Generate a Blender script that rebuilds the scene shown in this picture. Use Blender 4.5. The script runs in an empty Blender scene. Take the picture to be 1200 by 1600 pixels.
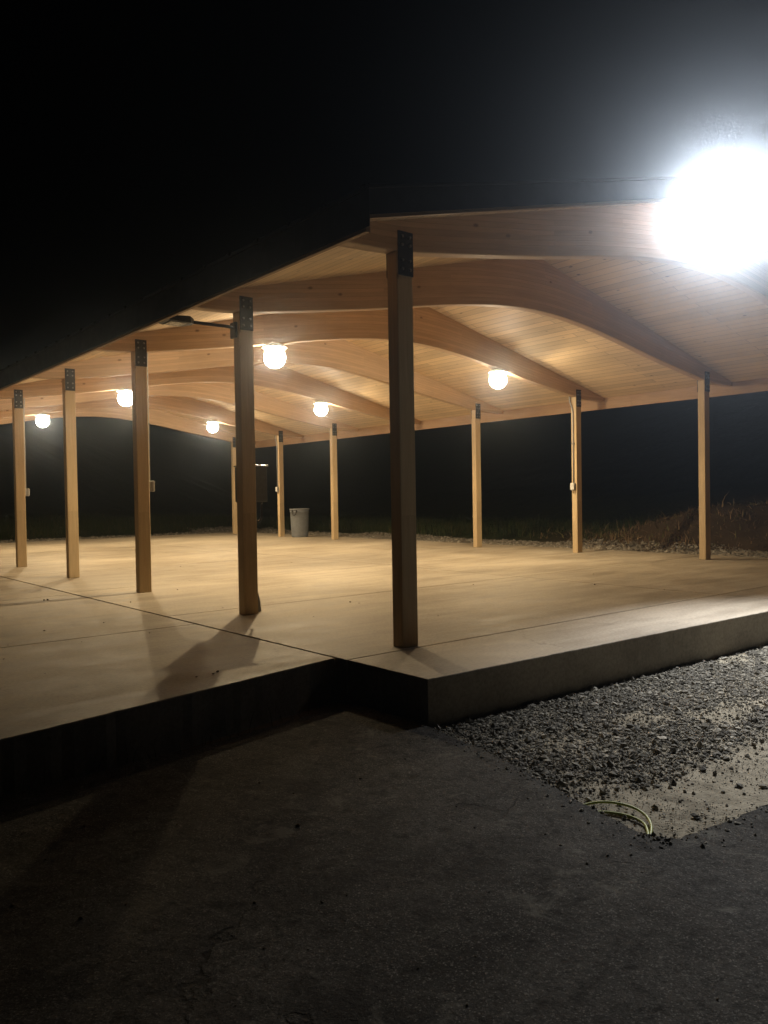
import bpy, math, random
import numpy as np
from mathutils import Vector, Matrix

random.seed(7)
rng = np.random.default_rng(7)
sc = bpy.context.scene
col = sc.collection

# ------------------------------------------------------------------ camera
CAM = (-3.849, -4.504, 1.112)
YAW, PITCH, ROLL, FPX = 0.68269, -0.019676, -0.016458, 1254.55
def cam_axes(yaw, pitch, roll):
    f = Vector((math.sin(yaw)*math.cos(pitch), math.cos(yaw)*math.cos(pitch), math.sin(pitch)))
    r = Vector((math.cos(yaw), -math.sin(yaw), 0)); u = r.cross(f)
    return r*math.cos(roll)+u*math.sin(roll), -r*math.sin(roll)+u*math.cos(roll), f
cd = bpy.data.cameras.new('camera'); cam = bpy.data.objects.new('camera', cd); col.objects.link(cam)
cd.sensor_fit = 'VERTICAL'; cd.sensor_height = 32.0; cd.lens = 32.0*FPX/1600
cd.clip_start = 0.05; cd.clip_end = 2000
_r, _u, _f = cam_axes(YAW, PITCH, ROLL)
M = Matrix((( _r.x, _u.x, -_f.x, CAM[0]), (_r.y, _u.y, -_f.y, CAM[1]), (_r.z, _u.z, -_f.z, CAM[2]), (0, 0, 0, 1)))
cam.matrix_world = M
sc.camera = cam

# ------------------------------------------------------------------ night sky, exposure
w = bpy.data.worlds.new('World'); sc.world = w; w.use_nodes = True
nt = w.node_tree; bg = nt.nodes['Background']
sky = nt.nodes.new('ShaderNodeTexSky'); sky.sky_type = 'NISHITA'; sky.sun_disc = False
sky.sun_elevation = math.radians(-7.0); sky.sun_rotation = math.radians(200)
nt.links.new(sky.outputs[0], bg.inputs[0]); bg.inputs[1].default_value = 0.10
sc.view_settings.view_transform = 'Standard'; sc.view_settings.look = 'None'
sc.view_settings.exposure = 0.0; sc.view_settings.gamma = 1.0
sc.render.engine = 'CYCLES'
sc.cycles.use_denoising = True
sc.cycles.max_bounces = 10; sc.cycles.diffuse_bounces = 6; sc.cycles.glossy_bounces = 3
sc.cycles.volume_bounces = 0
sc.cycles.sample_clamp_indirect = 4.0
sc.cycles.caustics_reflective = False; sc.cycles.caustics_refractive = False

GLOBE_W = 24.0        # radiance of the made-up globes that stand for the warm lamps' glare discs
BULB_W = 1.0          # scale of the bulbs inside
FLOOD_W = 30.0        # radiance of the cool gable floodlight lenses
SPOT_W = 2500.0       # beam of the head turned down to the gravel, watts
GLARE_W = 5000.0        # beam of the head added for its halo, aimed near the camera, watts
HALO_D = 0.0034  # density of the volume added for lamp halos
HALO_G = 0.955

# ------------------------------------------------------------------ measures (metres, slab top = 0)
W = 8.408
V = [0.0, 2.322, 4.852, 7.441, 10.121, 12.621, 15.257, 17.964]
RIDGE = W/2
def deck_z(u): return 3.12 + 0.25*(RIDGE-abs(u-RIDGE))
_k = np.array([0, .5, .9, 1.35, 1.8, 2.2, 2.6, 3.35, 4.1, 4.3, 4.6, 5.05])
_z = np.array([3.468, 3.452, 3.412, 3.352, 3.28, 3.207, 3.132, 3.015, 2.90, 2.875, 2.866, 2.862])
_dd = np.linspace(0, 5.05, 203); _zz = np.interp(_dd, _k, _z)
_pad = np.concatenate([_zz[12:0:-1], _zz, np.full(12, _zz[-1])])
_zz = np.convolve(_pad, np.ones(25)/25, 'valid')
def beam_z(u): return float(np.interp(abs(u-RIDGE), _dd, _zz))

# ------------------------------------------------------------------ mesh helpers
class MB:
    def __init__(s): s.v, s.f, s.m, s.uv = [], [], [], None
    def add(s, verts, faces, m=0):
        o = len(s.v); s.v += [tuple(p) for p in verts]
        s.f += [tuple(i+o for i in f) for f in faces]; s.m += [m]*len(faces)
        return o
    def box(s, x0, x1, y0, y1, z0, z1, m=0, c=0.0, mat=None):
        """box with chamfered edges c"""
        if c <= 0:
            P = [(x, y, z) for z in (z0, z1) for y in (y0, y1) for x in (x0, x1)]
            F = [(0, 2, 3, 1), (4, 5, 7, 6), (0, 1, 5, 4), (2, 6, 7, 3), (0, 4, 6, 2), (1, 3, 7, 5)]
        else:
            P, idx = [], {}
            xs, ys, zs = (x0, x1), (y0, y1), (z0, z1)
            for i in (0, 1):
                for j in (0, 1):
                    for k in (0, 1):
                        sx, sy, sz = (1, -1)[i]*c, (1, -1)[j]*c, (1, -1)[k]*c
                        idx[i, j, k, 0] = len(P); P.append((xs[i], ys[j]+sy, zs[k]+sz))
                        idx[i, j, k, 1] = len(P); P.append((xs[i]+sx, ys[j], zs[k]+sz))
                        idx[i, j, k, 2] = len(P); P.append((xs[i]+sx, ys[j]+sy, zs[k]))
            F = []
            for i in (0, 1):
                F.append([idx[i, a, b, 0] for a, b in ((0, 0), (1, 0), (1, 1), (0, 1))])
                F.append([idx[a, i, b, 1] for a, b in ((0, 0), (1, 0), (1, 1), (0, 1))])
                F.append([idx[a, b, i, 2] for a, b in ((0, 0), (1, 0), (1, 1), (0, 1))])
            for i in (0, 1):
                for j in (0, 1):
                    F.append([idx[i, j, 0, 0], idx[i, j, 1, 0], idx[i, j, 1, 1], idx[i, j, 0, 1]])
                    F.append([idx[i, 0, j, 0], idx[i, 1, j, 0], idx[i, 1, j, 2], idx[i, 0, j, 2]])
                    F.append([idx[0, i, j, 1], idx[1, i, j, 1], idx[1, i, j, 2], idx[0, i, j, 2]])
                    for k in (0, 1):
                        F.append([idx[i, j, k, 0], idx[i, j, k, 1], idx[i, j, k, 2]])
            cen = Vector(((x0+x1)/2, (y0+y1)/2, (z0+z1)/2))
            G = []
            for f in F:
                a, b, d = (Vector(P[f[q]]) for q in (0, 1, 2)); n = (b-a).cross(d-a)
                fc = sum((Vector(P[q]) for q in f), Vector())/len(f)
                G.append(tuple(f) if n.dot(fc-cen) > 0 else tuple(reversed(f)))
            F = G
        if mat is not None: P = [mat @ Vector(p) for p in P]
        s.add(P, F, m)
    def prism(s, poly, z0, z1, m=0, c=0.0):
        """vertical prism of a CCW polygon, chamfer c on the top edge"""
        n = len(poly); P = [(x, y, z0) for x, y in poly]
        P += [(x, y, z1-c) for x, y in poly]
        F = [(i, (i+1) % n, n+(i+1) % n, n+i) for i in range(n)]
        if c > 0:
            q = [Vector(p).to_2d() if len(p) > 2 else Vector(p) for p in poly]
            inn = []
            for i in range(n):
                a = (q[i]-q[i-1]).normalized(); b = (q[(i+1) % n]-q[i]).normalized()
                na = Vector((-a.y, a.x)); nb = Vector((-b.y, b.x)); d = na+nb
                d = d*(2/max(d.length_squared, .3))*c if d.length > 1e-6 else na*c
                inn.append(q[i]+d*0.5*(1.0 if True else 1))
            o = len(P); P += [(p.x, p.y, z1) for p in inn]
            F += [(n+i, n+(i+1) % n, o+(i+1) % n, o+i) for i in range(n)]
            F.append(tuple(o+i for i in range(n)))
        else:
            F.append(tuple(n+i for i in range(n)))
        F.append(tuple(reversed(range(n))))
        s.add(P, F, m)
    def tube(s, pts, r, n=10, m=0, caps=True):
        pts = [Vector(p) for p in pts]
        rr = r if isinstance(r, (list, tuple)) else [r]*len(pts)
        up = Vector((0, 0, 1)); t0 = (pts[1]-pts[0]).normalized()
        a = t0.cross(up if abs(t0.z) < .9 else Vector((1, 0, 0))).normalized()
        P = []
        for i, p in enumerate(pts):
            t = ((pts[min(i+1, len(pts)-1)]-pts[max(i-1, 0)])).normalized()
            a = (a - t*a.dot(t)).normalized(); b = t.cross(a)
            for k in range(n):
                th = 2*math.pi*k/n
                P.append(p + (a*math.cos(th)+b*math.sin(th))*rr[i])
        F = []
        for i in range(len(pts)-1):
            for k in range(n):
                F.append((i*n+k, i*n+(k+1) % n, (i+1)*n+(k+1) % n, (i+1)*n+k))
        if caps:
            F.append(tuple(reversed(range(n)))); F.append(tuple((len(pts)-1)*n+k for k in range(n)))
        s.add(P, F, m)
    def lathe(s, prof, c=(0, 0, 0), n=32, m=0):
        P = []
        for r, z in prof:
            for k in range(n):
                th = 2*math.pi*k/n
                P.append((c[0]+r*math.cos(th), c[1]+r*math.sin(th), c[2]+z))
        F = []
        for i in range(len(prof)-1):
            for k in range(n):
                F.append((i*n+k, i*n+(k+1) % n, (i+1)*n+(k+1) % n, (i+1)*n+k))
        s.add(P, F, m)
    def build(s, name, mats, parent=None, smooth=False, loc=None):
        me = bpy.data.meshes.new(name); me.from_pydata([tuple(p) for p in s.v], [], s.f)
        if not isinstance(mats, (list, tuple)): mats = [mats]
        for x in mats: me.materials.append(x)
        me.polygons.foreach_set('material_index', s.m)
        if smooth: me.polygons.foreach_set('use_smooth', [True]*len(s.f))
        if s.uv is not None:
            ul = me.uv_layers.new(name='UVMap')
            ul.data.foreach_set('uv', np.array(s.uv, float).ravel())
        me.update()
        o = bpy.data.objects.new(name, me); col.objects.link(o)
        if parent: o.parent = parent
        if loc: o.location = loc
        return o

def raw_mesh(name, v, f, mat, smooth=False):
    """numpy vertices (n,3) and faces (m,k)"""
    me = bpy.data.meshes.new(name); n, (m, k) = len(v), f.shape
    me.vertices.add(n); me.vertices.foreach_set('co', v.astype(np.float32).ravel())
    me.loops.add(m*k); me.loops.foreach_set('vertex_index', f.astype(np.int32).ravel())
    me.polygons.add(m); me.polygons.foreach_set('loop_start', np.arange(0, m*k, k, dtype=np.int32))
    me.polygons.foreach_set('use_smooth', np.full(m, smooth))
    me.materials.append(mat); me.update(calc_edges=True); me.validate()
    o = bpy.data.objects.new(name, me); col.objects.link(o); return o

def empty(name, loc, label, cat, group=None, rz=0.0):
    o = bpy.data.objects.new(name, None); col.objects.link(o); o.empty_display_size = .1
    o.location = loc; o.rotation_euler = (0, 0, rz)
    tag(o, label, cat, group); return o
def tag(o, label=None, cat=None, group=None, kind=None):
    if label: o['label'] = label
    if cat: o['category'] = cat
    if group: o['group'] = group
    if kind: o['kind'] = kind
    return o
def copy_tree(o, parent=None):
    c = o.copy(); col.objects.link(c)
    if parent: c.parent = parent
    for ch in list(o.children): copy_tree(ch, c)
    return c

# ------------------------------------------------------------------ materials
class NT:
    def __init__(s, name):
        s.mat = bpy.data.materials.new(name); s.mat.use_nodes = True
        s.t = s.mat.node_tree; s.b = s.t.nodes['Principled BSDF']
    def n(s, kind, **kw):
        x = s.t.nodes.new(kind)
        for k, v in kw.items():
            if k in x.inputs.keys() if isinstance(k, str) else False: x.inputs[k].default_value = v
            else: setattr(x, k, v)
        return x
    def l(s, a, b): s.t.links.new(a, b)
    def coord(s, kind='Object', scale=(1, 1, 1), rot=(0, 0, 0), loc=(0, 0, 0)):
        tc = s.n('ShaderNodeTexCoord'); mp = s.n('ShaderNodeMapping')
        mp.inputs['Scale'].default_value = scale; mp.inputs['Rotation'].default_value = rot
        mp.inputs['Location'].default_value = loc
        s.l(tc.outputs[kind], mp.inputs[0]); return mp.outputs[0]
    def noise(s, vec, scale, detail=6, rough=.6, dist=0.0):
        x = s.n('ShaderNodeTexNoise'); x.inputs['Scale'].default_value = scale
        x.inputs['Detail'].default_value = detail; x.inputs['Roughness'].default_value = rough
        x.inputs['Distortion'].default_value = dist
        s.l(vec, x.inputs['Vector']); return x.outputs['Fac']
    def voro(s, vec, scale, feature='F1', out='Distance', rnd=1.0):
        x = s.n('ShaderNodeTexVoronoi'); x.feature = feature; x.inputs['Scale'].default_value = scale
        x.inputs['Randomness'].default_value = rnd
        s.l(vec, x.inputs['Vector']); return x.outputs[out]
    def ramp(s, fac, stops):
        x = s.n('ShaderNodeValToRGB'); e = x.color_ramp.elements
        while len(e) < len(stops): e.new(.5)
        for q, (p, c) in zip(e, stops):
            q.position = p; q.color = (c, c, c, 1) if isinstance(c, (int, float)) else (*c, 1)
        s.l(fac, x.inputs[0]); return x.outputs[0]
    def mix(s, fac, a, b, mode='MIX'):
        x = s.n('ShaderNodeMix'); x.data_type = 'RGBA'; x.blend_type = mode
        for k, val in ((0, fac), (6, a), (7, b)):
            sock = x.inputs[k]
            if isinstance(val, (int, float)): sock.default_value = val if k == 0 else (val, val, val, 1)
            elif isinstance(val, tuple): sock.default_value = (*val, 1)
            else: s.l(val, sock)
        return x.outputs[2]
    def math(s, op, a, b=0.0):
        x = s.n('ShaderNodeMath'); x.operation = op
        for sock, val in zip(x.inputs, (a, b)):
            if isinstance(val, (int, float)): sock.default_value = val
            else: s.l(val, sock)
        return x.outputs[0]
    def bump(s, h, strength=.3, dist=.01, prev=None):
        x = s.n('ShaderNodeBump'); x.inputs['Strength'].default_value = strength
        x.inputs['Distance'].default_value = dist; s.l(h, x.inputs['Height'])
        if prev is not None: s.l(prev, x.inputs['Normal'])
        return x.outputs[0]
    def done(s, color=None, rough=None, normal=None, metal=None, spec=None):
        for nm, val in (('Base Color', color), ('Roughness', rough), ('Metallic', metal), ('Specular IOR Level', spec)):
            if val is None: continue
            if isinstance(val, tuple): s.b.inputs[nm].default_value = (*val, 1)
            elif isinstance(val, (int, float)): s.b.inputs[nm].default_value = val
            else: s.l(val, s.b.inputs[nm])
        if normal is not None: s.l(normal, s.b.inputs['Normal'])
        return s.mat

def wood_boards(name, kind, rowh, blen, light, dark, scale_uv=(1, 1, 1), rot=(0, 0, 0), seam=.6, knots=.5):
    """boards along texture x, rows along y"""
    t = NT(name); v = t.coord(kind, scale=scale_uv, rot=rot)
    br = t.n('ShaderNodeTexBrick'); br.offset = .37; br.inputs['Scale'].default_value = 1.0
    br.inputs['Brick Width'].default_value = blen; br.inputs['Row Height'].default_value = rowh
    br.inputs['Mortar Size'].default_value = .0042; br.inputs['Mortar Smooth'].default_value = .5
    br.inputs['Color1'].default_value = (0, 0, 0, 1); br.inputs['Color2'].default_value = (1, 1, 1, 1)
    br.inputs['Mortar'].default_value = (.5, .5, .5, 1); br.inputs['Bias'].default_value = 0
    t.l(v, br.inputs['Vector'])
    gm = t.n('ShaderNodeMapping'); gm.inputs['Scale'].default_value = (1.6, 30, 30); t.l(v, gm.inputs[0])
    off = t.n('ShaderNodeVectorMath'); off.operation = 'ADD'; t.l(gm.outputs[0], off.inputs[0]); t.l(br.outputs['Color'], off.inputs[1])
    grain = t.noise(off.outputs[0], 1.3, 5, .65, .6)
    blot = t.noise(v, 1.1, 3, .5)
    base = t.mix(t.ramp(grain, [(.3, 0.0), (.72, 1.0)]), dark, light)
    tone = t.math('ADD', t.math('MULTIPLY', br.outputs['Color'], .20), t.math('MULTIPLY', blot, .45))
    tone = t.math('ADD', tone, .66)
    base = t.mix(1.0, base, tone, 'MULTIPLY')
    km = t.n('ShaderNodeMapping'); km.inputs['Scale'].default_value = (1.0, 1.9, 1.9); t.l(v, km.inputs[0])
    kd = t.n('ShaderNodeTexVoronoi'); kd.inputs['Scale'].default_value = 2.6; t.l(km.outputs[0], kd.inputs['Vector'])
    sel = t.n('ShaderNodeSeparateColor'); t.l(kd.outputs['Color'], sel.inputs[0])
    kn = t.math('MULTIPLY', t.ramp(kd.outputs['Distance'], [(.045, 1.0), (.10, 0.0)]), t.math('GREATER_THAN', sel.outputs[0], 1-knots))
    base = t.mix(t.math('MULTIPLY', kn, .75), base, (.11, .055, .022))
    base = t.mix(t.math('MULTIPLY', br.outputs['Fac'], seam), base, (.10, .055, .025))
    h = t.math('SUBTRACT', t.math('MULTIPLY', grain, .25), br.outputs['Fac'])
    return t.done(base, t.ramp(grain, [(0, .5), (1, .68)]), t.bump(h, .35, .004))

M_deck = wood_boards('deck_boards', 'Object', .137, 3.4, (.80, .62, .40), (.70, .52, .32), rot=(0, 0, math.radians(90)), seam=.85, knots=.8)
M_beam = wood_boards('laminated_timber', 'UV', .044, 2.7, (.62, .43, .26), (.50, .335, .195), seam=.18, knots=.35)
M_post = wood_boards('post_timber', 'UV', .5, 9, (.60, .46, .28), (.47, .35, .20), seam=0, knots=.35)
M_fascia = wood_boards('fascia_timber', 'UV', .5, 4.2, (.42, .27, .155), (.31, .19, .10), seam=.3, knots=.25)

def mat_concrete(name, base=(.44, .385, .305), stain=(.27, .23, .175)):
    t = NT(name); v = t.coord('Object')
    big = t.noise(v, .55, 5, .6, .5)
    sv = t.coord('Object', scale=(.5, 2.6, 1)); streak = t.noise(sv, 1.5, 6, .62, .4)
    fine = t.noise(v, 42, 4, .7)
    sv2 = t.coord('Object', scale=(6, 150, 1)); broom = t.noise(sv2, 1.0, 3, .6)
    m1 = t.ramp(t.math('ADD', t.math('MULTIPLY', big, .45), t.math('MULTIPLY', streak, .55)), [(.40, 0.0), (.58, 1.0)])
    c = t.mix(m1, stain, base)
    c = t.mix(t.ramp(fine, [(.25, .62), (.6, 1.0)]), 0.0, c)
    crk = t.n('ShaderNodeTexVoronoi'); crk.feature = 'DISTANCE_TO_EDGE'; crk.inputs['Scale'].default_value = .55
    wv = t.n('ShaderNodeMapping'); t.l(v, wv.inputs[0]); wn = t.n('ShaderNodeTexNoise'); wn.inputs['Scale'].default_value = 2.2; wn.inputs['Detail'].default_value = 6; t.l(v, wn.inputs['Vector'])
    wa = t.n('ShaderNodeVectorMath'); wa.operation = 'MULTIPLY_ADD'; t.l(wn.outputs['Color'], wa.inputs[0]); wa.inputs[1].default_value = (.9, .9, .0); t.l(v, wa.inputs[2])
    t.l(wa.outputs[0], crk.inputs['Vector'])
    ck = t.math('MULTIPLY', t.ramp(crk.outputs['Distance'], [(.0012, .45), (.003, 0.0)]), t.ramp(t.noise(v, .8, 2), [(.50, 0.0), (.58, 1.0)]))
    c = t.mix(ck, c, (.09, .075, .06))
    spot = t.voro(v, 2.3); sep = t.ramp(t.noise(v, 9, 2), [(.58, 0.0), (.68, 1.0)])
    c = t.mix(t.math('MULTIPLY', t.ramp(spot, [(.03, 1.0), (.10, 0.0)]), t.math('MULTIPLY', sep, .6)), c, (.12, .10, .08))
    damp = t.ramp(t.math('ADD', t.math('MULTIPLY', streak, .6), t.math('MULTIPLY', t.noise(v, 6, 6, .7), .4)), [(.36, .50), (.62, .70)])
    h = t.math('ADD', t.math('MULTIPLY', broom, .5), t.math('MULTIPLY', fine, .5))
    vf = t.coord('Object', scale=(1, 1, 1)); pit = t.ramp(t.voro(vf, 26), [(.05, 0.0), (.13, 1.0)])
    psel = t.ramp(t.noise(vf, 5, 3), [(.52, 0.0), (.62, 1.0)])
    h = t.math('ADD', h, t.math('MULTIPLY', t.math('SUBTRACT', pit, 1.0), psel))
    c = t.mix(t.math('MULTIPLY', t.math('SUBTRACT', 1.0, pit), t.math('MULTIPLY', psel, .5)), c, (.10, .085, .065))
    n2 = t.bump(h, .25, .003)
    return t.done(c, damp, n2, spec=.25)
M_conc = mat_concrete('concrete')
M_apron = mat_concrete('apron_concrete', (.40, .355, .29), (.22, .19, .15))

def mat_asphalt():
    t = NT('asphalt'); v = t.coord('Object')
    agg = t.voro(v, 210, out='Color'); sp = t.n('ShaderNodeSeparateColor'); t.l(agg, sp.inputs[0])
    big = t.noise(v, .9, 8, .72, .5); mid = t.noise(v, 13, 6, .7, .3); fin = t.noise(v, 75, 5, .75)
    c = t.mix(t.ramp(big, [(.34, 0.0), (.66, 1.0)]), (.030, .0285, .026), (.088, .083, .075))
    c = t.mix(t.math('MULTIPLY', t.ramp(sp.outputs[0], [(.78, 0.0), (1.0, 1.0)]), .7), c, (.24, .23, .21))
    c = t.mix(t.ramp(mid, [(.34, .8), (.48, 0.0)]), c, (.018, .017, .015))
    c = t.mix(t.ramp(fin, [(.36, .75), (.52, 0.0)]), c, (.020, .018, .016))
    sv = t.coord('Object', scale=(1.0, 3.5, 1), rot=(0, 0, .5)); st = t.ramp(t.noise(sv, 1.6, 6, .7, .8), [(.55, 0.0), (.72, .55)])
    c = t.mix(st, c, (.105, .10, .088))
    dk = t.ramp(t.noise(t.coord('Object', loc=(5, 2, 0)), 1.9, 7, .7, .7), [(.54, 0.0), (.66, .6)]); c = t.mix(dk, c, (.026, .024, .022))
    pat = t.ramp(t.noise(v, 4.2, 5, .6, .9), [(.60, 0.0), (.68, .6)])
    c = t.mix(pat, c, (.15, .145, .125))
    crk = t.n('ShaderNodeTexVoronoi'); crk.feature = 'DISTANCE_TO_EDGE'; crk.inputs['Scale'].default_value = .8
    wn = t.n('ShaderNodeTexNoise'); wn.inputs['Scale'].default_value = 3.5; wn.inputs['Detail'].default_value = 8; t.l(v, wn.inputs['Vector'])
    wa = t.n('ShaderNodeVectorMath'); wa.operation = 'MULTIPLY_ADD'; t.l(wn.outputs['Color'], wa.inputs[0]); wa.inputs[1].default_value = (.55, .55, 0); t.l(v, wa.inputs[2])
    t.l(wa.outputs[0], crk.inputs['Vector'])
    ck = t.math('MULTIPLY', t.ramp(crk.outputs['Distance'], [(.003, 1.0), (.008, 0.0)]), t.ramp(t.noise(v, 1.0, 3), [(.56, 0.0), (.62, 1.0)]))
    c = t.mix(t.math('MULTIPLY', ck, .6), c, (.014, .013, .012))
    h = t.math('SUBTRACT', t.math('ADD', t.math('MULTIPLY', fin, 1.0), t.math('MULTIPLY', mid, 2.0)), ck)
    n = t.bump(h, .7, .006); n = t.bump(t.noise(v, 2.5, 6, .65), .5, .04, n)
    return t.done(c, .92, n, spec=.12)
M_asph = mat_asphalt()

def mat_ground():
    t = NT('ground_soil'); v = t.coord('Object')
    tc = t.n('ShaderNodeTexCoord'); sx = t.n('ShaderNodeSeparateXYZ'); t.l(tc.outputs['Object'], sx.inputs[0])
    big = t.noise(v, .9, 6, .62, .4); mid = t.noise(v, 9, 6, .65); fine = t.noise(v, 60, 4, .7)
    soil = t.mix(t.ramp(big, [(.3, 0.0), (.7, 1.0)]), (.055, .040, .026), (.12, .085, .052))
    sand = t.mix(t.ramp(mid, [(.35, 0.0), (.62, 1.0)]), (.17, .15, .11), (.33, .295, .225))
    grass = t.mix(t.ramp(mid, [(.35, 0.0), (.65, 1.0)]), (.018, .026, .010), (.05, .06, .022))
    near = t.math('MULTIPLY', t.math('LESS_THAN', sx.outputs[1], -.95), t.math('GREATER_THAN', sx.outputs[0], -1.3))
    c = t.mix(near, soil, sand)
    left = t.ramp(t.math('ADD', t.math('MULTIPLY', t.math('SUBTRACT', sx.outputs[1], 8.0), .25), big), [(.3, 0.0), (.9, 1.0)])
    c = t.mix(left, c, grass)
    h = t.math('ADD', t.math('MULTIPLY', mid, 1.0), t.math('MULTIPLY', fine, .35))
    return t.done(c, .95, t.bump(h, .8, .02), spec=.2)
M_ground = mat_ground()

def mat_stone(name, a, b, c3):
    t = NT(name); g = t.n('ShaderNodeNewGeometry'); v = t.coord('Object')
    c = t.mix(g.outputs['Random Per Island'], a, b)
    c = t.mix(t.ramp(t.math('FRACT', t.math('MULTIPLY', g.outputs['Random Per Island'], 7.3)), [(.82, 0.0), (.84, 1.0)]), c, c3)
    nz = t.noise(v, 90, 3); c = t.mix(t.ramp(nz, [(.2, .6), (.6, 1.0)]), 0.0, c)
    return t.done(c, .85, t.bump(nz, .5, .003), spec=.3)
M_stone = mat_stone('crushed_stone', (.10, .093, .078), (.27, .25, .205), (.44, .41, .34))
M_pale = mat_stone('pale_gravel', (.17, .15, .12), (.34, .31, .26), (.45, .42, .36))
M_debris = mat_stone('debris_bits', (.03, .022, .014), (.09, .06, .03), (.12, .09, .05))

def simple(name, color, rough=.5, metal=0.0, nscale=30, var=.25, bump=.15, spec=.5):
    t = NT(name); v = t.coord('Object'); nz = t.noise(v, nscale, 4)
    k = t.ramp(nz, [(.25, 1-var), (.7, 1.0)])
    c = t.mix(1.0, color, k, 'MULTIPLY')
    return t.done(c, t.ramp(nz, [(.2, min(1, rough+.1)), (.8, max(.05, rough-.08))]), t.bump(nz, bump, .002), metal, spec)
M_black = simple('black_steel', (.022, .022, .024), .45, .3)
M_bolt = simple('zinc_bolt', (.27, .27, .27), .4, .8)
M_roofm = simple('dark_roof_metal', (.030, .026, .024), .6, .2, 8)
M_grey = simple('grey_plastic', (.34, .34, .34), .5)
M_pvc = simple('grey_conduit_plastic', (.16, .16, .16), .4)
M_cab = simple('grey_painted_steel', (.17, .175, .17), .4, .0)
M_lidm = simple('bare_metal', (.5, .5, .5), .25, .9)
M_can = simple('grey_can_plastic', (.17, .185, .205), .5, 0, 12, .3)
M_white = simple('white_plastic', (.62, .62, .60), .45)
M_hose = simple('yellow_green_rubber', (.42, .46, .08), .45)
M_cord = simple('black_rubber', (.02, .02, .02), .3)
M_lens_off = simple('unlit_lens', (.45, .45, .43), .25)
def emit(name, color, strength, clear=0.0):
    m = bpy.data.materials.new(name); m.use_nodes = True; t = m.node_tree; t.nodes.clear()
    e = t.nodes.new('ShaderNodeEmission'); e.inputs[0].default_value = (*color, 1); e.inputs[1].default_value = strength
    o = t.nodes.new('ShaderNodeOutputMaterial'); 
    if clear:            # thin frosted glass: glows and lets the bulb's light through
        tr = t.nodes.new('ShaderNodeBsdfTransparent'); tr.inputs[0].default_value = (clear, clear, clear, 1)
        ad = t.nodes.new('ShaderNodeAddShader'); t.links.new(e.outputs[0], ad.inputs[0]); t.links.new(tr.outputs[0], ad.inputs[1])
        t.links.new(ad.outputs[0], o.inputs[0])
    else: t.links.new(e.outputs[0], o.inputs[0])
    return m
LAMP_C = (1.0, .755, .42)
M_globe = emit('lit_warm_glass', (1.0, .97, .88), GLOBE_W, .8)
M_flood = emit('lit_cool_lens', (1.0, .97, .95), FLOOD_W)

def mat_blade(name, a, b, tip):
    t = NT(name); g = t.n('ShaderNodeNewGeometry')
    c = t.mix(g.outputs['Random Per Island'], a, b)
    c = t.mix(t.ramp(t.math('FRACT', t.math('MULTIPLY', g.outputs['Random Per Island'], 5.7)), [(.7, 0.0), (.72, 1.0)]), c, tip)
    return t.done(c, .7, spec=.2)
M_grass = mat_blade('grass_blades', (.022, .040, .012), (.05, .075, .022), (.10, .085, .035))
M_brush = mat_blade('dry_brush_blades', (.12, .08, .05), (.34, .24, .14), (.17, .16, .07))

# ------------------------------------------------------------------ ground
def smoothstep(x, a, b):
    t = np.clip((x-a)/(b-a), 0, 1); return t*t*(3-2*t)
_ph = rng.uniform(0, 6.28, (40,)); _kx = rng.normal(0, 1, 40); _ky = rng.normal(0, 1, 40)
def wav(x, y, f, i0, n=8):
    s = 0
    for i in range(i0, i0+n): s = s+np.sin(f*(_kx[i]*x+_ky[i]*y)+_ph[i])
    return s/n
def ground_z(x, y):
    x = np.asarray(x, float); y = np.asarray(y, float)
    back = np.maximum(smoothstep(x, 8.6, 9.6), smoothstep(y, 18.3, 19.6))
    z = -.31+.20*back
    z = z + .012*wav(x, y, 5, 0)*(1-back)
    # bank beyond the pavilion: earth mound on the right, low grassy rise elsewhere
    n1 = .22*wav(x, y, 1.3, 8)+.20*wav(x, y, 3.4, 16)+.14*wav(x, y, 8, 24)
    foot = 11.3+.35*np.sin(y*.8)+.15*np.sin(y*2.3+1)
    prof = smoothstep(x, foot, foot+1.9)
    hm = .66*(1-smoothstep(y, 4.0, 7.6))+.16+.35*(1-smoothstep(y, -1, 3.5))
    z = z + prof*(hm+n1*(.5+hm*.6)) + .05*np.clip(x-13, 0, 60)*smoothstep(x, 13, 20)
    d = np.maximum(np.maximum(x-17, y-27), 0); z = z + np.minimum(d*.20, 15.0)*(1+.12*wav(x, y, .09, 8)) - .05*np.clip(x-13, 0, 60)*smoothstep(x, 13, 20)*smoothstep(d, 0, 8)
    zl = smoothstep(y, 22.3, 25)*(.35+n1*.5)
    return z+zl*(1-prof)
gx = np.concatenate([[-300, -120, -60, -30, -18], np.arange(-12, 9, .5), np.arange(9, 17, .125), np.arange(17, 30, 1.0), [35, 45, 60, 90, 150, 300]])
gy = np.concatenate([[-300, -120, -60, -30, -18], np.arange(-12, 30, .25), [31, 33, 36, 40, 46, 55, 70, 100, 160, 300]])
GX, GY = np.meshgrid(gx, gy, indexing='ij'); GZ = ground_z(GX, GY)
nx, ny = GX.shape; ii = np.arange(nx*ny).reshape(nx, ny)
gf = np.stack([ii[:-1, :-1], ii[1:, :-1], ii[1:, 1:], ii[:-1, 1:]], -1).reshape(-1, 4)
g = raw_mesh('ground', np.stack([GX, GY, GZ], -1).reshape(-1, 3), gf, M_ground, True); tag(g, kind='structure')

def ragged(pts, step, amp):
    out = []
    for (x0, y0), (x1, y1) in zip(pts[:-1], pts[1:]):
        L = math.hypot(x1-x0, y1-y0); n = max(1, int(L/step))
        n = min(n, 120)
        for k in range(n):
            t = k/n; j = amp if k else amp*.3
            out.append((x0+(x1-x0)*t+rng.normal(0, j), y0+(y1-y0)*t+rng.normal(0, j)))
    out.append(pts[-1]); return out

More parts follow.
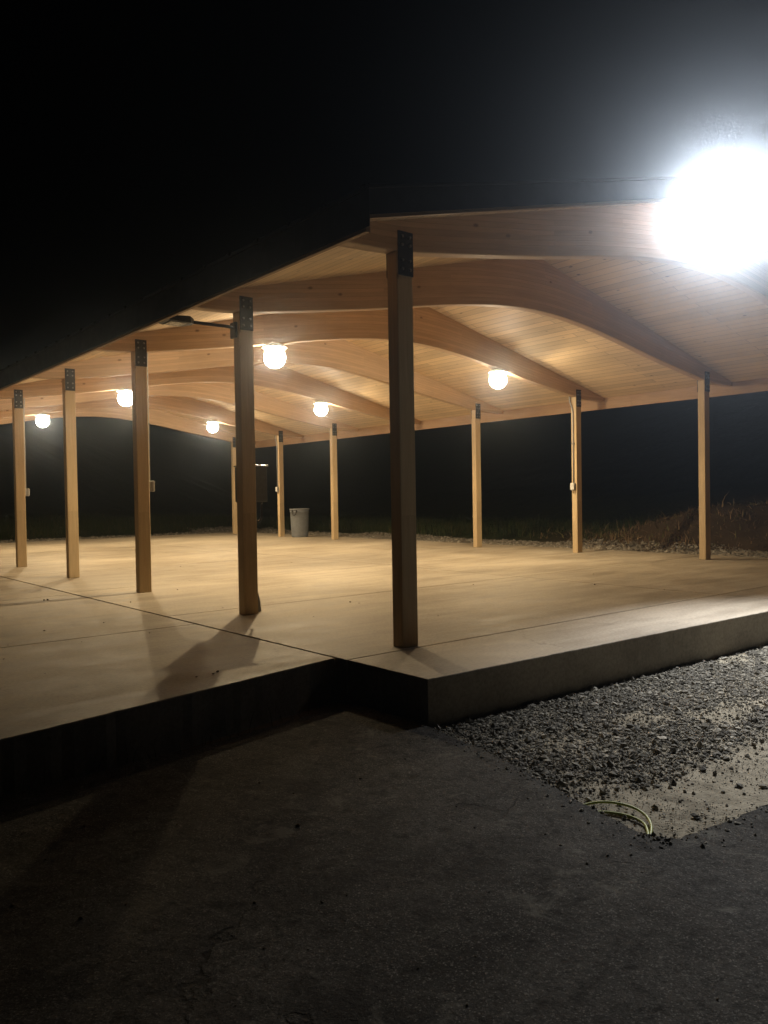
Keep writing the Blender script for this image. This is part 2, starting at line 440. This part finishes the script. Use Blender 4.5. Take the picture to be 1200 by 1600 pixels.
# pavilion floor: panels parted by narrow control joints
mb = MB()
def front(u): return -.908-.027*(u+.6)
def near(v): return -.605-.012*(v+.9)
us = [None, 4.35, 9.3]; vs = [None, -.10, 2.74, 5.55, 8.4, 11.2, 14.0, 16.7, 19.3]; gp = .007
for i in range(2):
    for j in range(8):
        def P(u, v, du, dv):
            vv = front(near(0) if u is None else u) if v is None else v+dv
            uu = near(vv) if u is None else u+du
            return (uu, vv)
        a, b, c, d = P(us[i], vs[j], gp, gp), P(us[i+1], vs[j], -gp, gp), P(us[i+1], vs[j+1], -gp, -gp), P(us[i], vs[j+1], gp, -gp)
        poly = [a, b, c, d]
        if vs[j] is None: poly = ragged([a, b], .06, .0022)[:-1]+[b, c, d]
        if us[i] is None: poly = poly[:poly.index(d)]+ragged([d, a], .06, .0022)[:-1]
        mb.prism(poly, -.42, 0.0, 0, .006)
o = mb.build('concrete_floor', M_conc); tag(o, kind='structure')

# apron slab along the near side
mb = MB()
def ap_front(u): return .02+.206*(u+.648)
xr = lambda v: near(v)-.014
vj = [None, 2.13, 5.3, 8.5, 11.7, 15, 18.5, 22]
for j in range(7):
    if j == 0: poly = [(-9, ap_front(-9))]+ragged([(-4.2, ap_front(-4.2)), (xr(0), ap_front(xr(0)))], .06, .0022)+[ (xr(2.1), 2.13-gp), (-4.2, 2.13-gp), (-9, 2.13-gp)]
    else: poly = [(-9, vj[j]+gp), (xr(vj[j]), vj[j]+gp), (xr(vj[j+1]), vj[j+1]-gp), (-9, vj[j+1]-gp)]
    mb.prism(poly, -.42, -.003, 0, .008)
o = mb.build('concrete_path', M_apron); tag(o, kind='structure')

# asphalt pad the camera stands on, with a ragged edge
edge = [(12, -3.6), (3, -3.1), (-.359, -2.844), (-.976, -2.782), (-1.036, -2.649), (-.988, -2.43), (-.88, -2.065), (-.735, -1.513),
        (-.652, -.915), (-.668, -.30), (-1.069, -.286), (-1.915, -.417), (-2.445, -.425), (-2.888, -.47), (-4.6, -.86), (-14, -2.8)]
re_ = ragged(edge, .05, .006)
poly = re_+[(-14, -12), (12, -12)]
mb = MB(); mb.prism(poly, -.40, -.26, 0, .012)
o = mb.build('asphalt_pad', M_asph); tag(o, kind='structure')

# ------------------------------------------------------------------ stones
def stones(name, pts, sizes, mat, flat=.65):
    base = np.array([(0, 0, 1), (.9, 0, .25), (.25, .85, .3), (-.75, .5, .2), (-.7, -.55, .3), (.3, -.9, .2), (.5, .45, -.6), (-.6, .1, -.7), (.2, -.5, -.65)])
    fc = np.array([(0, 1, 2), (0, 2, 3), (0, 3, 4), (0, 4, 5), (0, 5, 1), (1, 6, 2), (2, 6, 7), (2, 7, 3), (3, 7, 4), (4, 7, 8), (4, 8, 5), (5, 8, 1), (1, 8, 6), (6, 8, 7)])
    n = len(pts)
    v = base[None]*(1+rng.normal(0, .16, (n, len(base), 3)))
    v = v*np.stack([rng.uniform(.7, 1.3, n), rng.uniform(.7, 1.3, n), rng.uniform(.45, 1.0, n)*flat/.65], -1)[:, None]*sizes[:, None, None]
    a = rng.uniform(0, 6.28, n); b = rng.normal(0, .35, n)
    ca, sa, cb, sb = np.cos(a), np.sin(a), np.cos(b), np.sin(b)
    x, y, z = v[..., 0], v[..., 1], v[..., 2]
    x, z = x*cb[:, None]+z*sb[:, None], -x*sb[:, None]+z*cb[:, None]
    v = np.stack([x*ca[:, None]-y*sa[:, None], x*sa[:, None]+y*ca[:, None], z], -1)+pts[:, None]
    f = (fc[None]+(np.arange(n)*len(base))[:, None, None]).reshape(-1, 3)
    return raw_mesh(name, v.reshape(-1, 3), f, mat)
N = 150000
px = np.where(rng.uniform(0, 1, N) < .85, rng.uniform(-1.05, 4.4, N), rng.uniform(4.4, 9.5, N)); py = rng.uniform(-3.3, -.86, N)
lim = np.array([(-1.036, -2.649), (-.988, -2.43), (-.88, -2.065), (-.735, -1.513), (-.64, -.9)])
keep = (px > np.interp(py, lim[:, 1], lim[:, 0])+.012) & (py < -.91-.027*(px+.6)-.015) & (py > np.interp(px, [-1, 3, 12], [-2.75, -3.1, -3.6]))
# thin, trodden places where the sandy soil shows
front_thin = smoothstep(py+.22*wav(px, py, 6, 8)+.10*wav(px, py, 19, 20)+.02*px, -2.50, -2.12)**1.6
patch = 1-.82*smoothstep(wav(px, py, 4.2, 20, 10)+.35*np.exp(-((px-1.0)**2+(py+2.0)**2)/.25)+.5*smoothstep(px, .8, 2.5)*.4, .22, .42)
keep &= rng.uniform(0, 1, N) < np.clip(front_thin*patch+.05, 0, 1)
fx, fy = rng.uniform(-1.05, 3.2, 60000), rng.uniform(-3.1, -.92, 60000)      # fines between and around the stones
fk = (fx > np.interp(fy, lim[:, 1], lim[:, 0])+.01) & (fy < -.925-.027*(fx+.6)) & (fy > np.interp(fx, [-1, 3, 12], [-2.75, -3.1, -3.6])) & (rng.uniform(0, 1, 60000) < .35+.9*np.clip(wav(fx, fy, 5, 3), 0, 1))
nb = int(keep.sum())
px, py = np.concatenate([px[keep], fx[fk]]), np.concatenate([py[keep], fy[fk]])
sz = np.clip(rng.lognormal(math.log(.0045), .64, len(px)), .0028, .026)
sz[nb:] = rng.uniform(.0015, .0036, len(px)-nb)
o = stones('gravel', np.stack([px, py, ground_z(px, py)+sz*.25+.004*rng.uniform(0, 1, len(px))], -1), sz, M_stone)
tag(o, 'dark crushed stone spread between the concrete floor and the asphalt pad', 'gravel', kind='stuff')
m = 420; tt = rng.integers(0, 5, m); ft = rng.uniform(0, 1, m); ed = np.array([(-.359, -2.844), (-.976, -2.782), (-1.036, -2.649), (-.88, -2.065), (-.735, -1.513), (-.652, -.93)])
sx_ = ed[tt, 0]+(ed[tt+1, 0]-ed[tt, 0])*ft; sy_ = ed[tt, 1]+(ed[tt+1, 1]-ed[tt, 1])*ft
off = rng.exponential(.07, m); nx_ = np.where(tt == 0, -.1, -.97); ny_ = np.where(tt == 0, -.99, -.22)
sx_, sy_ = sx_+nx_*off, sy_+ny_*off; ssz = np.clip(rng.lognormal(math.log(.004), .5, m), .002, .012)
o = stones('spilled_gravel', np.stack([sx_, sy_, -.26+ssz*.3], -1), ssz, M_stone)
tag(o, 'stray stones spilled from the gravel onto the asphalt edge', 'gravel', kind='stuff')
# pale gravel strip behind the floor
N = 52000
px = np.concatenate([rng.uniform(9.3, 11.8, N), rng.uniform(-7, 9.3, N//4)]); py = np.concatenate([rng.uniform(-3, 24, N), rng.uniform(19.3, 22.6, N//4)])
zz = ground_z(px, py); keep = (zz < .02) & (rng.uniform(0, 1, len(px)) < .75+.4*wav(px, py, 3, 4))
px, py, zz = px[keep], py[keep], zz[keep]
sz = np.clip(rng.lognormal(math.log(.022), .4, len(px)), .01, .06)
o = stones('gravel_strip', np.stack([px, py, zz+sz*.3], -1), sz, M_pale)
tag(o, 'pale loose gravel strip along the far side of the concrete floor', 'gravel', kind='stuff')
# small dark crumbs and leaf bits on the concrete and the asphalt
n = 60
px = np.concatenate([rng.uniform(-3.5, 6, 45), rng.uniform(-3.2, 0, 150), [-1.62, -1.5, -1.45, -2.3]]); py = np.concatenate([rng.uniform(.1, 8, 45), rng.uniform(-3.9, -.95, 150), [.12, .13, .17, .9]])
on_as = (py < -.9)
ok = ~(on_as & (px > -1.15)) & ~((~on_as) & (py < ap_front(px)+.05) & (px < -.55))
px, py, on_as = px[ok], py[ok], on_as[ok]
sz = np.where(on_as, rng.lognormal(math.log(.0035), .5, len(px)), rng.uniform(.004, .014, len(px)))
o = stones('debris', np.stack([px, py, np.where(on_as, -.26, 0)+sz*.3], -1), sz, M_debris, .5)
tag(o, 'scattered dark crumbs and leaf bits on the concrete and asphalt', 'debris', kind='stuff')

# ------------------------------------------------------------------ grass and brush
def blades(name, x, y, h, wdt, mat, lean=.5, seg=3):
    n = len(x); z = ground_z(x, y); a = rng.uniform(0, 6.28, n); d = rng.uniform(0, 6.28, n); ln = np.abs(rng.normal(0, lean, n))
    V_ = []
    for k in range(seg+1):
        t = k/seg; ww = wdt*(1-t*.92)/2
        cx = x+np.cos(d)*ln*h*t*t; cy = y+np.sin(d)*ln*h*t*t; cz = z-.03+h*t*(1-.25*ln*t)
        V_.append(np.stack([cx-np.cos(a)*ww, cy-np.sin(a)*ww, cz], -1)); V_.append(np.stack([cx+np.cos(a)*ww, cy+np.sin(a)*ww, cz], -1))
    v = np.stack(V_, 1); m = 2*(seg+1)
    f = np.array([(2*k, 2*k+1, 2*k+3, 2*k+2) for k in range(seg)])
    f = (f[None]+(np.arange(n)*m)[:, None, None]).reshape(-1, 4)
    return raw_mesh(name, v.reshape(-1, 3), f, mat)
# grassy rise
N = 60000
x = np.concatenate([rng.uniform(11.2, 17, N), rng.uniform(-9, 11.5, N)]); y = np.concatenate([rng.uniform(6.0, 27, N), rng.uniform(22.4, 28, N)])
k = (ground_z(x, y) > -.06) & (rng.uniform(0, 1, len(x)) < .55+1.1*wav(x, y, 1.7, 12)) & (rng.uniform(0, 1, len(x)) < smoothstep(y, 5.5, 9.5))
x, y = x[k], y[k]
o = blades('grass', x, y, rng.uniform(.10, .38, len(x)), rng.uniform(.008, .02, len(x)), M_grass)
tag(o, 'dark green rough grass on the low rise behind the gravel strip', 'grass', kind='stuff')
# dry brush on the earth mound: low tangles of wide dead leaves, bare soil between
N = 70000
x = rng.uniform(11.2, 15.5, N); y = rng.uniform(-4, 10, N)
k = (ground_z(x, y) > -.05) & (rng.uniform(0, 1, N) < .12+2.2*np.clip(wav(x, y, 3.6, 2)+.05, 0, 1)) & (rng.uniform(0, 1, N) < 1-smoothstep(y, 7, 10))
x, y = x[k], y[k]
o = blades('dry_brush', x, y, rng.lognormal(math.log(.07), .55, len(x)), rng.uniform(.010, .045, len(x)), M_brush, 1.4)
tag(o, 'brown dry brush and dead weeds over the earth bank', 'brush', kind='stuff')
# weeds in the dark gap by the step
x = np.concatenate([rng.uniform(-3.2, -.7, 70)]); y = ap_front(x)-rng.uniform(.01, .14, len(x))
o = blades('weeds', x, y, rng.uniform(.05, .22, len(x)), rng.uniform(.003, .006, len(x)), M_grass, .5)
tag(o, 'thin weeds growing in the dark gap along the concrete step', 'weeds', kind='stuff')

# ------------------------------------------------------------------ pavilion
pav = empty('pavilion', (0, 0, 0), 'open timber picnic pavilion with curved laminated beams and board ceiling on two rows of posts', 'pavilion')
# roof boards: one deck per slope
for name, u0, u1 in (('roof_deck', -.79, RIDGE), ('roof_deck', W+.79, RIDGE)):
    mb = MB(); y0, y1, th = -.665, 18.63, .04
    P = [(u0, y0, deck_z(u0)), (u1, y0, deck_z(u1)), (u1, y1, deck_z(u1)), (u0, y1, deck_z(u0))]
    P += [(a, b, c+th) for a, b, c in P]
    mb.add(P, [(0, 1, 2, 3), (7, 6, 5, 4), (0, 4, 5, 1), (1, 5, 6, 2), (2, 6, 7, 3), (3, 7, 4, 0)])
    mb.build(name, M_deck, pav)
    # metal roofing with standing ribs
    mb = MB(); e0 = u0+(-.06 if u0 < 1 else .06); z0 = .046
    P = [(e0, y0-.06, deck_z(e0)+z0), (u1, y0-.06, deck_z(u1)+z0), (u1, y1+.06, deck_z(u1)+z0), (e0, y1+.06, deck_z(e0)+z0)]
    P += [(a, b, c+.012) for a, b, c in P]
    mb.add(P, [(0, 1, 2, 3), (7, 6, 5, 4), (0, 4, 5, 1), (1, 5, 6, 2), (2, 6, 7, 3), (3, 7, 4, 0)])
    yy = y0
    while yy < y1:
        P = [(e0, yy, deck_z(e0)+z0+.013), (u1, yy, deck_z(u1)+z0+.013), (u1, yy+.03, deck_z(u1)+z0+.013), (e0, yy+.03, deck_z(e0)+z0+.013)]
        P += [(a, b, c+.025) for a, b, c in P]
        mb.add(P, [(7, 6, 5, 4), (0, 4, 5, 1), (1, 5, 6, 2), (2, 6, 7, 3), (3, 7, 4, 0)])
        yy += .42
    mb.build('roof_sheet', M_roofm, pav)

def uv_box(mb, ax):
    """planar uv per face: length along axis ax"""
    uv = []
    for f in mb.f:
        p = [Vector(mb.v[i]) for i in f]; n = (p[1]-p[0]).cross(p[2]-p[0]); n = [abs(q) for q in n]
        others = [a for a in (0, 1, 2) if a != ax]
        b = others[0] if n[others[1]] > n[others[0]] else others[1]
        off = 13.7 if b == others[0] else 0
        for q in p: uv.append((q[ax]+off, q[b]+off*.37))
    mb.uv = uv
# eave and rake boards
for u0, u1, in ((-.828, -.793), (W+.793, W+.828)):
    mb = MB(); mb.box(u0, u1, -.66, 18.625, 2.715, 2.985, 0, .003); uv_box(mb, 1); mb.build('eave_board', M_fascia, pav)
for y0, y1 in ((-.70, -.668), (18.633, 18.665)):
    for s in (0, 1):
        mb = MB(); ua, ub = (-.828, RIDGE-.001) if s == 0 else (W+.828, RIDGE+.001)
        za, zb_ = deck_z(ua), deck_z(ub); lo, hi = -.130, .044
        P = [(ua, y0, za+lo), (ub, y0, zb_+lo), (ub, y0, zb_+hi), (ua, y0, za+hi)]; P += [(a, y1, c) for a, b, c in P]
        F = [(0, 1, 2, 3), (7, 6, 5, 4), (0, 4, 5, 1), (1, 5, 6, 2), (2, 6, 7, 3), (3, 7, 4, 0)]
        if s: F = [tuple(reversed(f)) for f in F]
        mb.add(P, F); uv_box(mb, 0); mb.build('rake_board', M_fascia, pav)

for x0, x1 in ((-.834, -.8285), (W+.8285, W+.834)):
    mb = MB(); mb.box(x0, x1, -.7005, 18.6655, 2.738, 2.990); mb.build('edge_trim', M_roofm, pav)
for y0, y1 in ((-.706, -.7005), (18.6655, 18.671)):
    for q in (0, 1):
        mb = MB(); ua, ub = (-.836, RIDGE) if q == 0 else (W+.836, RIDGE)
        za, zb_ = deck_z(ua), deck_z(ub); lo, hi = -.108, .048
        P = [(ua, y0, za+lo), (ub, y0, zb_+lo), (ub, y0, zb_+hi), (ua, y0, za+hi)]; P += [(a, y1, c) for a, b, c in P]
        F = [(0, 1, 2, 3), (7, 6, 5, 4), (0, 4, 5, 1), (1, 5, 6, 2), (2, 6, 7, 3), (3, 7, 4, 0)]
        if q: F = [tuple(reversed(f)) for f in F]
        mb.add(P, F); mb.build('edge_trim', M_roofm, pav)

# arched beams
BT = .062
def make_beam():
    mb = MB(); ul = np.linspace(-.785, W+.785, 120); c = .006; uv = []
    rows = []
    for u in ul:
        zb_, zt = beam_z(u), deck_z(u)+.012
        rows.append([(u, -BT, zb_+c), (u, -BT+c, zb_), (u, BT-c, zb_), (u, BT, zb_+c), (u, BT, zt), (u, -BT, zt)])
    P = [p for r in rows for p in r]; F = []
    hs = [c, 0, .12, .13, None, None]
    for i in range(len(ul)-1):
        for k in range(6):
            a, b = k, (k+1) % 6
            F.append((i*6+b, i*6+a, (i+1)*6+a, (i+1)*6+b))
            for (r, q) in ((i, b), (i, a), (i+1, a), (i+1, b)):
                p = rows[r][q]
                if k in (1,): uv.append((p[0]+3.1, p[1]*.35+7.01))
                else: uv.append((p[0]+(5.3 if k == 3 else 0), p[2]-beam_z(p[0])+.002))
    n = (len(ul)-1)*6
    F.append((0, 1, 2, 3, 4, 5)); F.append((n+5, n+4, n+3, n+2, n+1, n))
    for q in F[-2:]:
        for i in q: uv.append((P[i][1], P[i][2]))
    mb.add(P, F); mb.uv = uv; return mb
b0 = None
for i, v in enumerate(V):
    if b0 is None: b0 = make_beam().build('arched_beam', M_beam, pav)
    else: b0 = b0.copy(); col.objects.link(b0); b0.parent = pav
    b0.location = (0, v, 0)

# posts with steel side plates
PU, PV = .075, .058
def make_post():
    mb = MB(); mb.box(-PU, PU, -PV, PV, 0, 2.896, 0, .005); uv_box(mb, 2)
    p = mb.build('post', M_post, pav)
    for s in (-1, 1):
        mb = MB(); y = s*(BT+.004)
        ya, yb = sorted((s*(BT+.0005), s*(BT+.0075)))
        mb.box(-.070, .072, ya, yb, 2.712, 3.03, 0, .001)
        for bu in (-.036, .036):
            for bz in (2.755, 2.82, 2.93, 2.99):
                mb.lathe([(.0, .014), (.010, .014), (.0115, .011), (.0115, 0)], (0, 0, 0), 6, 1)
                m4 = Matrix.Translation((bu, s*(BT+.0075), bz)) @ Matrix.Rotation(-s*math.pi/2, 4, 'X')
                for q in range(len(mb.v)-24, len(mb.v)): mb.v[q] = tuple(m4 @ Vector(mb.v[q]))
        mb.build('bracket', [M_black, M_bolt], p)
    return p
p0 = make_post(); first = True
for v in V:
    for u in (0, W):
        if first: q = p0; first = False
        else: q = copy_tree(p0, pav)
        q.location = (u, v, 0)
        if u: q.rotation_euler = (0, 0, math.pi)

# ------------------------------------------------------------------ beam lamps
def make_lamp():
    e = empty('ceiling_lamp', (0, 0, 0), 'x', 'lamp', 'globe lamps under the pavilion beams')
    mb = MB(); mb.lathe([(0, .045), (.10, .045), (.12, .038), (.135, .018), (.168, .002), (.171, -.004), (.166, -.006), (.120, -.003), (.0, -.003)], n=32); mb.build('housing', M_white, e, True)  # wide rim added to keep direct bulb light off the ceiling
    pr = [(max(.0005, .148*math.sin(a)), -.13+.148*math.cos(a)) for a in [math.radians(d) for d in (32, 45, 60, 75, 90, 105, 120, 135, 150, 165, 180)]]
    mb = MB(); mb.lathe(list(reversed(pr)), n=32); mb.build('glare_globe', M_globe, e, True)  # globe form made up, sized to the lamp's glare disc
    for kind, pw in (('SPOT', 610.0), ('POINT', 80.0)):       # the bulb behind the glass: most of its light goes down
        ld = bpy.data.lights.new('bulb', kind); ld.energy = pw*BULB_W; ld.color = LAMP_C; ld.shadow_soft_size = .016
        if kind == 'SPOT': ld.spot_size = math.pi; ld.spot_blend = 1.0
        lo = bpy.data.objects.new('bulb', ld); col.objects.link(lo); lo.parent = e; lo.location = (0, 0, -.065)
    return e
LAMPS = [(1.9, 2, 'lit globe lamp under the curved beam, just right of the post with the electrical cabinet'),
         (1.9, 4, 'lit globe lamp whose glare touches the third post from the right of the near row'),
         (1.9, 6, 'farthest lit globe lamp, small and far left between the two leftmost posts'),
         (6.3, 2, 'large lit globe lamp under the ceiling, just right of the dark corner post'),
         (6.3, 4, 'lit globe lamp in the middle above the far post right of the grey trash can'),
         (6.3, 6, 'small lit globe lamp left of the cabinet post, against the last curved beam')]
l0 = make_lamp()
for k, (u, i, lab) in enumerate(LAMPS):
    q = l0 if k == 0 else copy_tree(l0)
    q.location = (u, V[i], beam_z(u)-.046); q['label'] = lab

# gable floodlight: a broad flood on the outer face of the first beam, turned down, plus an added head for the halo
fl = empty('floodlight', (4.25, -BT-.002, 3.98), 'glaring cool white floodlight mounted on the face of the front gable beam', 'floodlight')
mb = MB(); mb.box(-.30, .30, -.06, 0, -.05, .05, 0, .006); mb.build('mount', M_black, fl)
def flood_head(px, aim, watts, cone, soft):
    rot = Vector(aim).normalized().to_track_quat('-Z', 'Y').to_matrix().to_4x4()
    base = Matrix.Translation((px, -.23, -.03)) @ rot
    mb = MB(); mb.box(-.17, .17, -.13, .13, -.03, .05, 0, .012, base)
    for k in range(7): mb.box(-.15+k*.05-.006, -.15+k*.05+.006, -.11, .11, .0505, .085, 0, 0, base)
    mb.tube([(px, -.05, 0), (px, -.12, .0), tuple((base @ Vector((0, 0, .06))))], .018, 10)
    h = mb.build('flood_head', M_black, fl)
    mb = MB(); n = 8; P = []; F = []
    for a in range(n+1):
        for b in range(n+1):
            x, y = -1+2*a/n, -1+2*b/n
            P.append(base @ Vector((x*.155, y*.115, -.032-.045*(1-x**4)*(1-y**4))))
    for a in range(n):
        for b in range(n): F.append((a*(n+1)+b, a*(n+1)+b+1, (a+1)*(n+1)+b+1, (a+1)*(n+1)+b))
    mb.add(P, F); mb.build('lens', M_flood, h, True)
    ld = bpy.data.lights.new('flood_beam', 'SPOT'); ld.energy = watts; ld.color = (.97, .98, 1.0); ld.spot_size = math.radians(cone); ld.spot_blend = 1.0
    ld.shadow_soft_size = soft
    lo = bpy.data.objects.new('flood_beam', ld); col.objects.link(lo); lo.parent = h
    lo.matrix_local = base @ Matrix.Translation((0, 0, -.15))
flood_head(.19, (-1.8, -2.9, -4.0), SPOT_W, 86, .08)
flood_head(-.19, (-8.8, -6.0, -2.2), GLARE_W, 42, .08)  # second head, added to throw a large halo towards the camera

# ------------------------------------------------------------------ unlit area light on an arm
al = empty('area_light', (-PU, V[1]+.02, 2.74), 'unlit dark area light on a thin arm off the post with the electrical cabinet', 'light fixture')
mb = MB(); mb.box(-.030, -.001, -.05, .05, -.10, .05, 0, .006); mb.build('wall_plate', M_black, al)
mb = MB(); mb.tube([(-.02, 0, 0), (-.10, 0, .005), (-.50, 0, .0)], .016, 12); mb.build('arm', M_black, al)
mb = MB()
P = []
for x, hw, z0, z1 in ((-.44, .035, -.022, .025), (-.50, .10, -.03, .035), (-.68, .12, -.03, .02), (-.73, .10, -.026, .0)):
    P += [(x, -hw, z0), (x, hw, z0), (x, hw*.8, z1), (x, -hw*.8, z1)]
F = [(0, 1, 2, 3)]
for k in range(3):
    for j in range(4): F.append((4*k+j, 4*k+4+j, 4*k+4+(j+1) % 4, 4*k+(j+1) % 4))
F.append((15, 14, 13, 12)); mb.add(P, F); mb.build('fixture_head', M_black, al)
mb = MB(); mb.box(-.69, -.53, -.085, .085, -.038, -.0305, 0, .002); mb.build('flat_lens', M_lens_off, al)

# ------------------------------------------------------------------ electrical cabinet on the second near post
cab = empty('electrical_cabinet', (0, V[1]+PV, 0), 'dark electrical cabinet with a thick conduit behind the second post from the right', 'electrical cabinet')
mb = MB(); mb.box(-.01, .27, .003, .15, 1.075, 1.42, 0, .006); mb.build('cabinet_body', M_cab, cab)
mb = MB(); mb.box(-.017, .278, .000, .162, 1.4205, 1.436, 0, .005); mb.tube([(.088, -.005, 1.431), (.277, -.005, 1.431)], .0085, 12); mb.build('rain_cap', M_lidm, cab)  # round bar on the front lip added to catch a bright lamp highlight
mb = MB(); mb.box(.0, .26, .1505, .16, 1.09, 1.405, 0, .004); mb.build('cabinet_door', M_cab, cab)
mb = MB(); mb.tube([(.105, .045, 1.078), (.105, .045, .62), (.105, .045, .36), (.108, .045, .26), (.118, .043, .18), (.135, .04, .09), (.142, .04, -.02)], [.038, .038, .038, .039, .042, .048, .05], 16)
mb.build('conduit', M_pvc, cab, True)
mb = MB(); mb.lathe([(.046, 0), (.049, .01), (.049, .07), (.044, .08)], (.107, .045, .235), 16); mb.build('conduit_collar', M_pvc, cab, True)
mb = MB()
pts = [(.165, .09, 1.078), (.166, .09, 1.02)]
for k in range(13):
    t = math.pi*k/12; pts.append((.208-.042*math.cos(t), .09, .955-.075*math.sin(t)))
pts += [(.25, .09, 1.02), (.249, .09, 1.078)]
mb.tube(pts, .009, 10); mb.build('cable_loop', M_cord, cab, True)

# ------------------------------------------------------------------ outlet boxes with conduit, on posts
def make_outlet(label, u, v, side, zc):
    """side = +1: on the post face looking +u; -1: looking -u"""
    e = empty('outlet_box', (u+side*(PU+.001), v, 0), label, 'outlet box', 'outlet boxes on pavilion posts')
    s = side
    mb = MB(); xa, xb = sorted((0, s*.055)); mb.box(xa, xb, -.04, .04, zc-.065, zc+.065, 0, .008); mb.build('box', M_grey, e)
    mb = MB(); xa, xb = sorted((s*.0555, s*.075)); mb.box(xa, xb, -.043, .043, zc-.068, zc+.068, 0, .012); mb.build('cover', M_white, e)
    mb = MB(); pts = [(s*.022, 0, zc+.066), (s*.022, 0, 2.45), (s*.022, .0, 2.62), (s*.03, .02, 2.72), (s*.045, .05, 2.82), (s*.05, .055, 2.93), (s*.05, .055, 3.16)]
    mb.tube(pts, .012, 10); mb.build('conduit', M_grey, e, True)
    mb = MB(); xa, xb = sorted((0, s*.036)); mb.box(xa, xb, -.03, .03, 2.02, 2.045, 0, .004); mb.build('strap', M_bolt, e)
    return e
make_outlet('pale outlet box facing the floor on the far row post second from the right', W, V[2], -1, 1.235)
make_outlet('small pale outlet box on the far post immediately left of the grey trash can', W, V[6], -1, 1.36)
make_outlet('outlet box edge showing behind the third post from the right of the near row', 0, V[2], 1, 1.28)
make_outlet('outlet box edge showing behind the leftmost post of the near row', 0, V[4], 1, 1.28)

# ------------------------------------------------------------------ trash can
tc = empty('trash_can', (8.62, 14.62, 0), 'round grey plastic trash can without a lid standing by a far post', 'trash can', rz=math.radians(25))
mb = MB()
mb.lathe([(0.0, .0), (.225, .0), (.232, .012), (.236, .05), (.246, .30), (.256, .55), (.263, .70), (.270, .705), (.272, .73), (.266, .735), (.268, .765), (.285, .77), (.289, .785), (.285, .80), (.272, .80), (.262, .77), (.255, .5), (.24, .2), (.22, .03), (0, .025)], n=40)
mb.build('can_body', M_can, tc, True)
for s in (-1, 1):
    mb = MB(); pts = []
    for k in range(11):
        t = math.pi*k/10; pts.append((s*(.268+.030*math.sin(t)), .062*math.cos(t), .725-.115*math.sin(t)))
    mb.tube(pts, .013, 10)
    for q in (-1, 1): mb.box(min(s*.25, s*.288), max(s*.25, s*.288), q*.062-.02, q*.062+.02, .70, .765, 0, .008)
    mb.build('handle', M_cord, tc, True)

# ------------------------------------------------------------------ hose in the dirt corner
def spline(pts, n=10):
    pts = [Vector(p) for p in pts]; out = []
    for i in range(len(pts)-1):
        p0, p1, p2, p3 = pts[max(i-1, 0)], pts[i], pts[i+1], pts[min(i+2, len(pts)-1)]
        for k in range(n):
            t = k/n; out.append(.5*((2*p1)+(p2-p0)*t+(2*p0-5*p1+4*p2-p3)*t*t+(3*p1-p0-3*p2+p3)*t**3))
    out.append(pts[-1]); return out
hz = lambda x, y, d=.006: (x, y, float(ground_z(x, y))+d)
mb = MB()
mb.tube(spline([hz(-1.0, -2.28, .02), hz(-.90, -2.31, .03), hz(-.835, -2.37, .035), hz(-.80, -2.45, .03), hz(-.815, -2.53, .02), hz(-.88, -2.60, .01), hz(-.99, -2.66, .0)]), .0058, 10)
mb.tube(spline([hz(-1.0, -2.33, .006), hz(-.91, -2.36, .008), hz(-.865, -2.42, .008), hz(-.85, -2.49, .008), hz(-.87, -2.56, .006), hz(-.95, -2.63, .003), hz(-1.03, -2.67, .0)]), .0058, 10)
o = mb.build('hose', M_hose, None, True); tag(o, 'yellow green hose bent out from under the asphalt edge in the sandy corner', 'hose')

# ------------------------------------------------------------------ added volume that puts halos round the lamps, for lens glare
if HALO_D > 0:
    mh = bpy.data.materials.new('halo_mist'); mh.use_nodes = True; t = mh.node_tree; t.nodes.clear()
    pv = t.nodes.new('ShaderNodeVolumePrincipled'); pv.inputs['Color'].default_value = (.78, .88, 1.0, 1)
    pv.inputs['Density'].default_value = HALO_D; pv.inputs['Anisotropy'].default_value = HALO_G
    om = t.nodes.new('ShaderNodeOutputMaterial'); t.links.new(pv.outputs[0], om.inputs['Volume'])
    mb = MB(); mb.box(-310, 310, -310, 310, -1.6, 24.0); o = mb.build('halo_haze', mh); tag(o, kind='stuff')
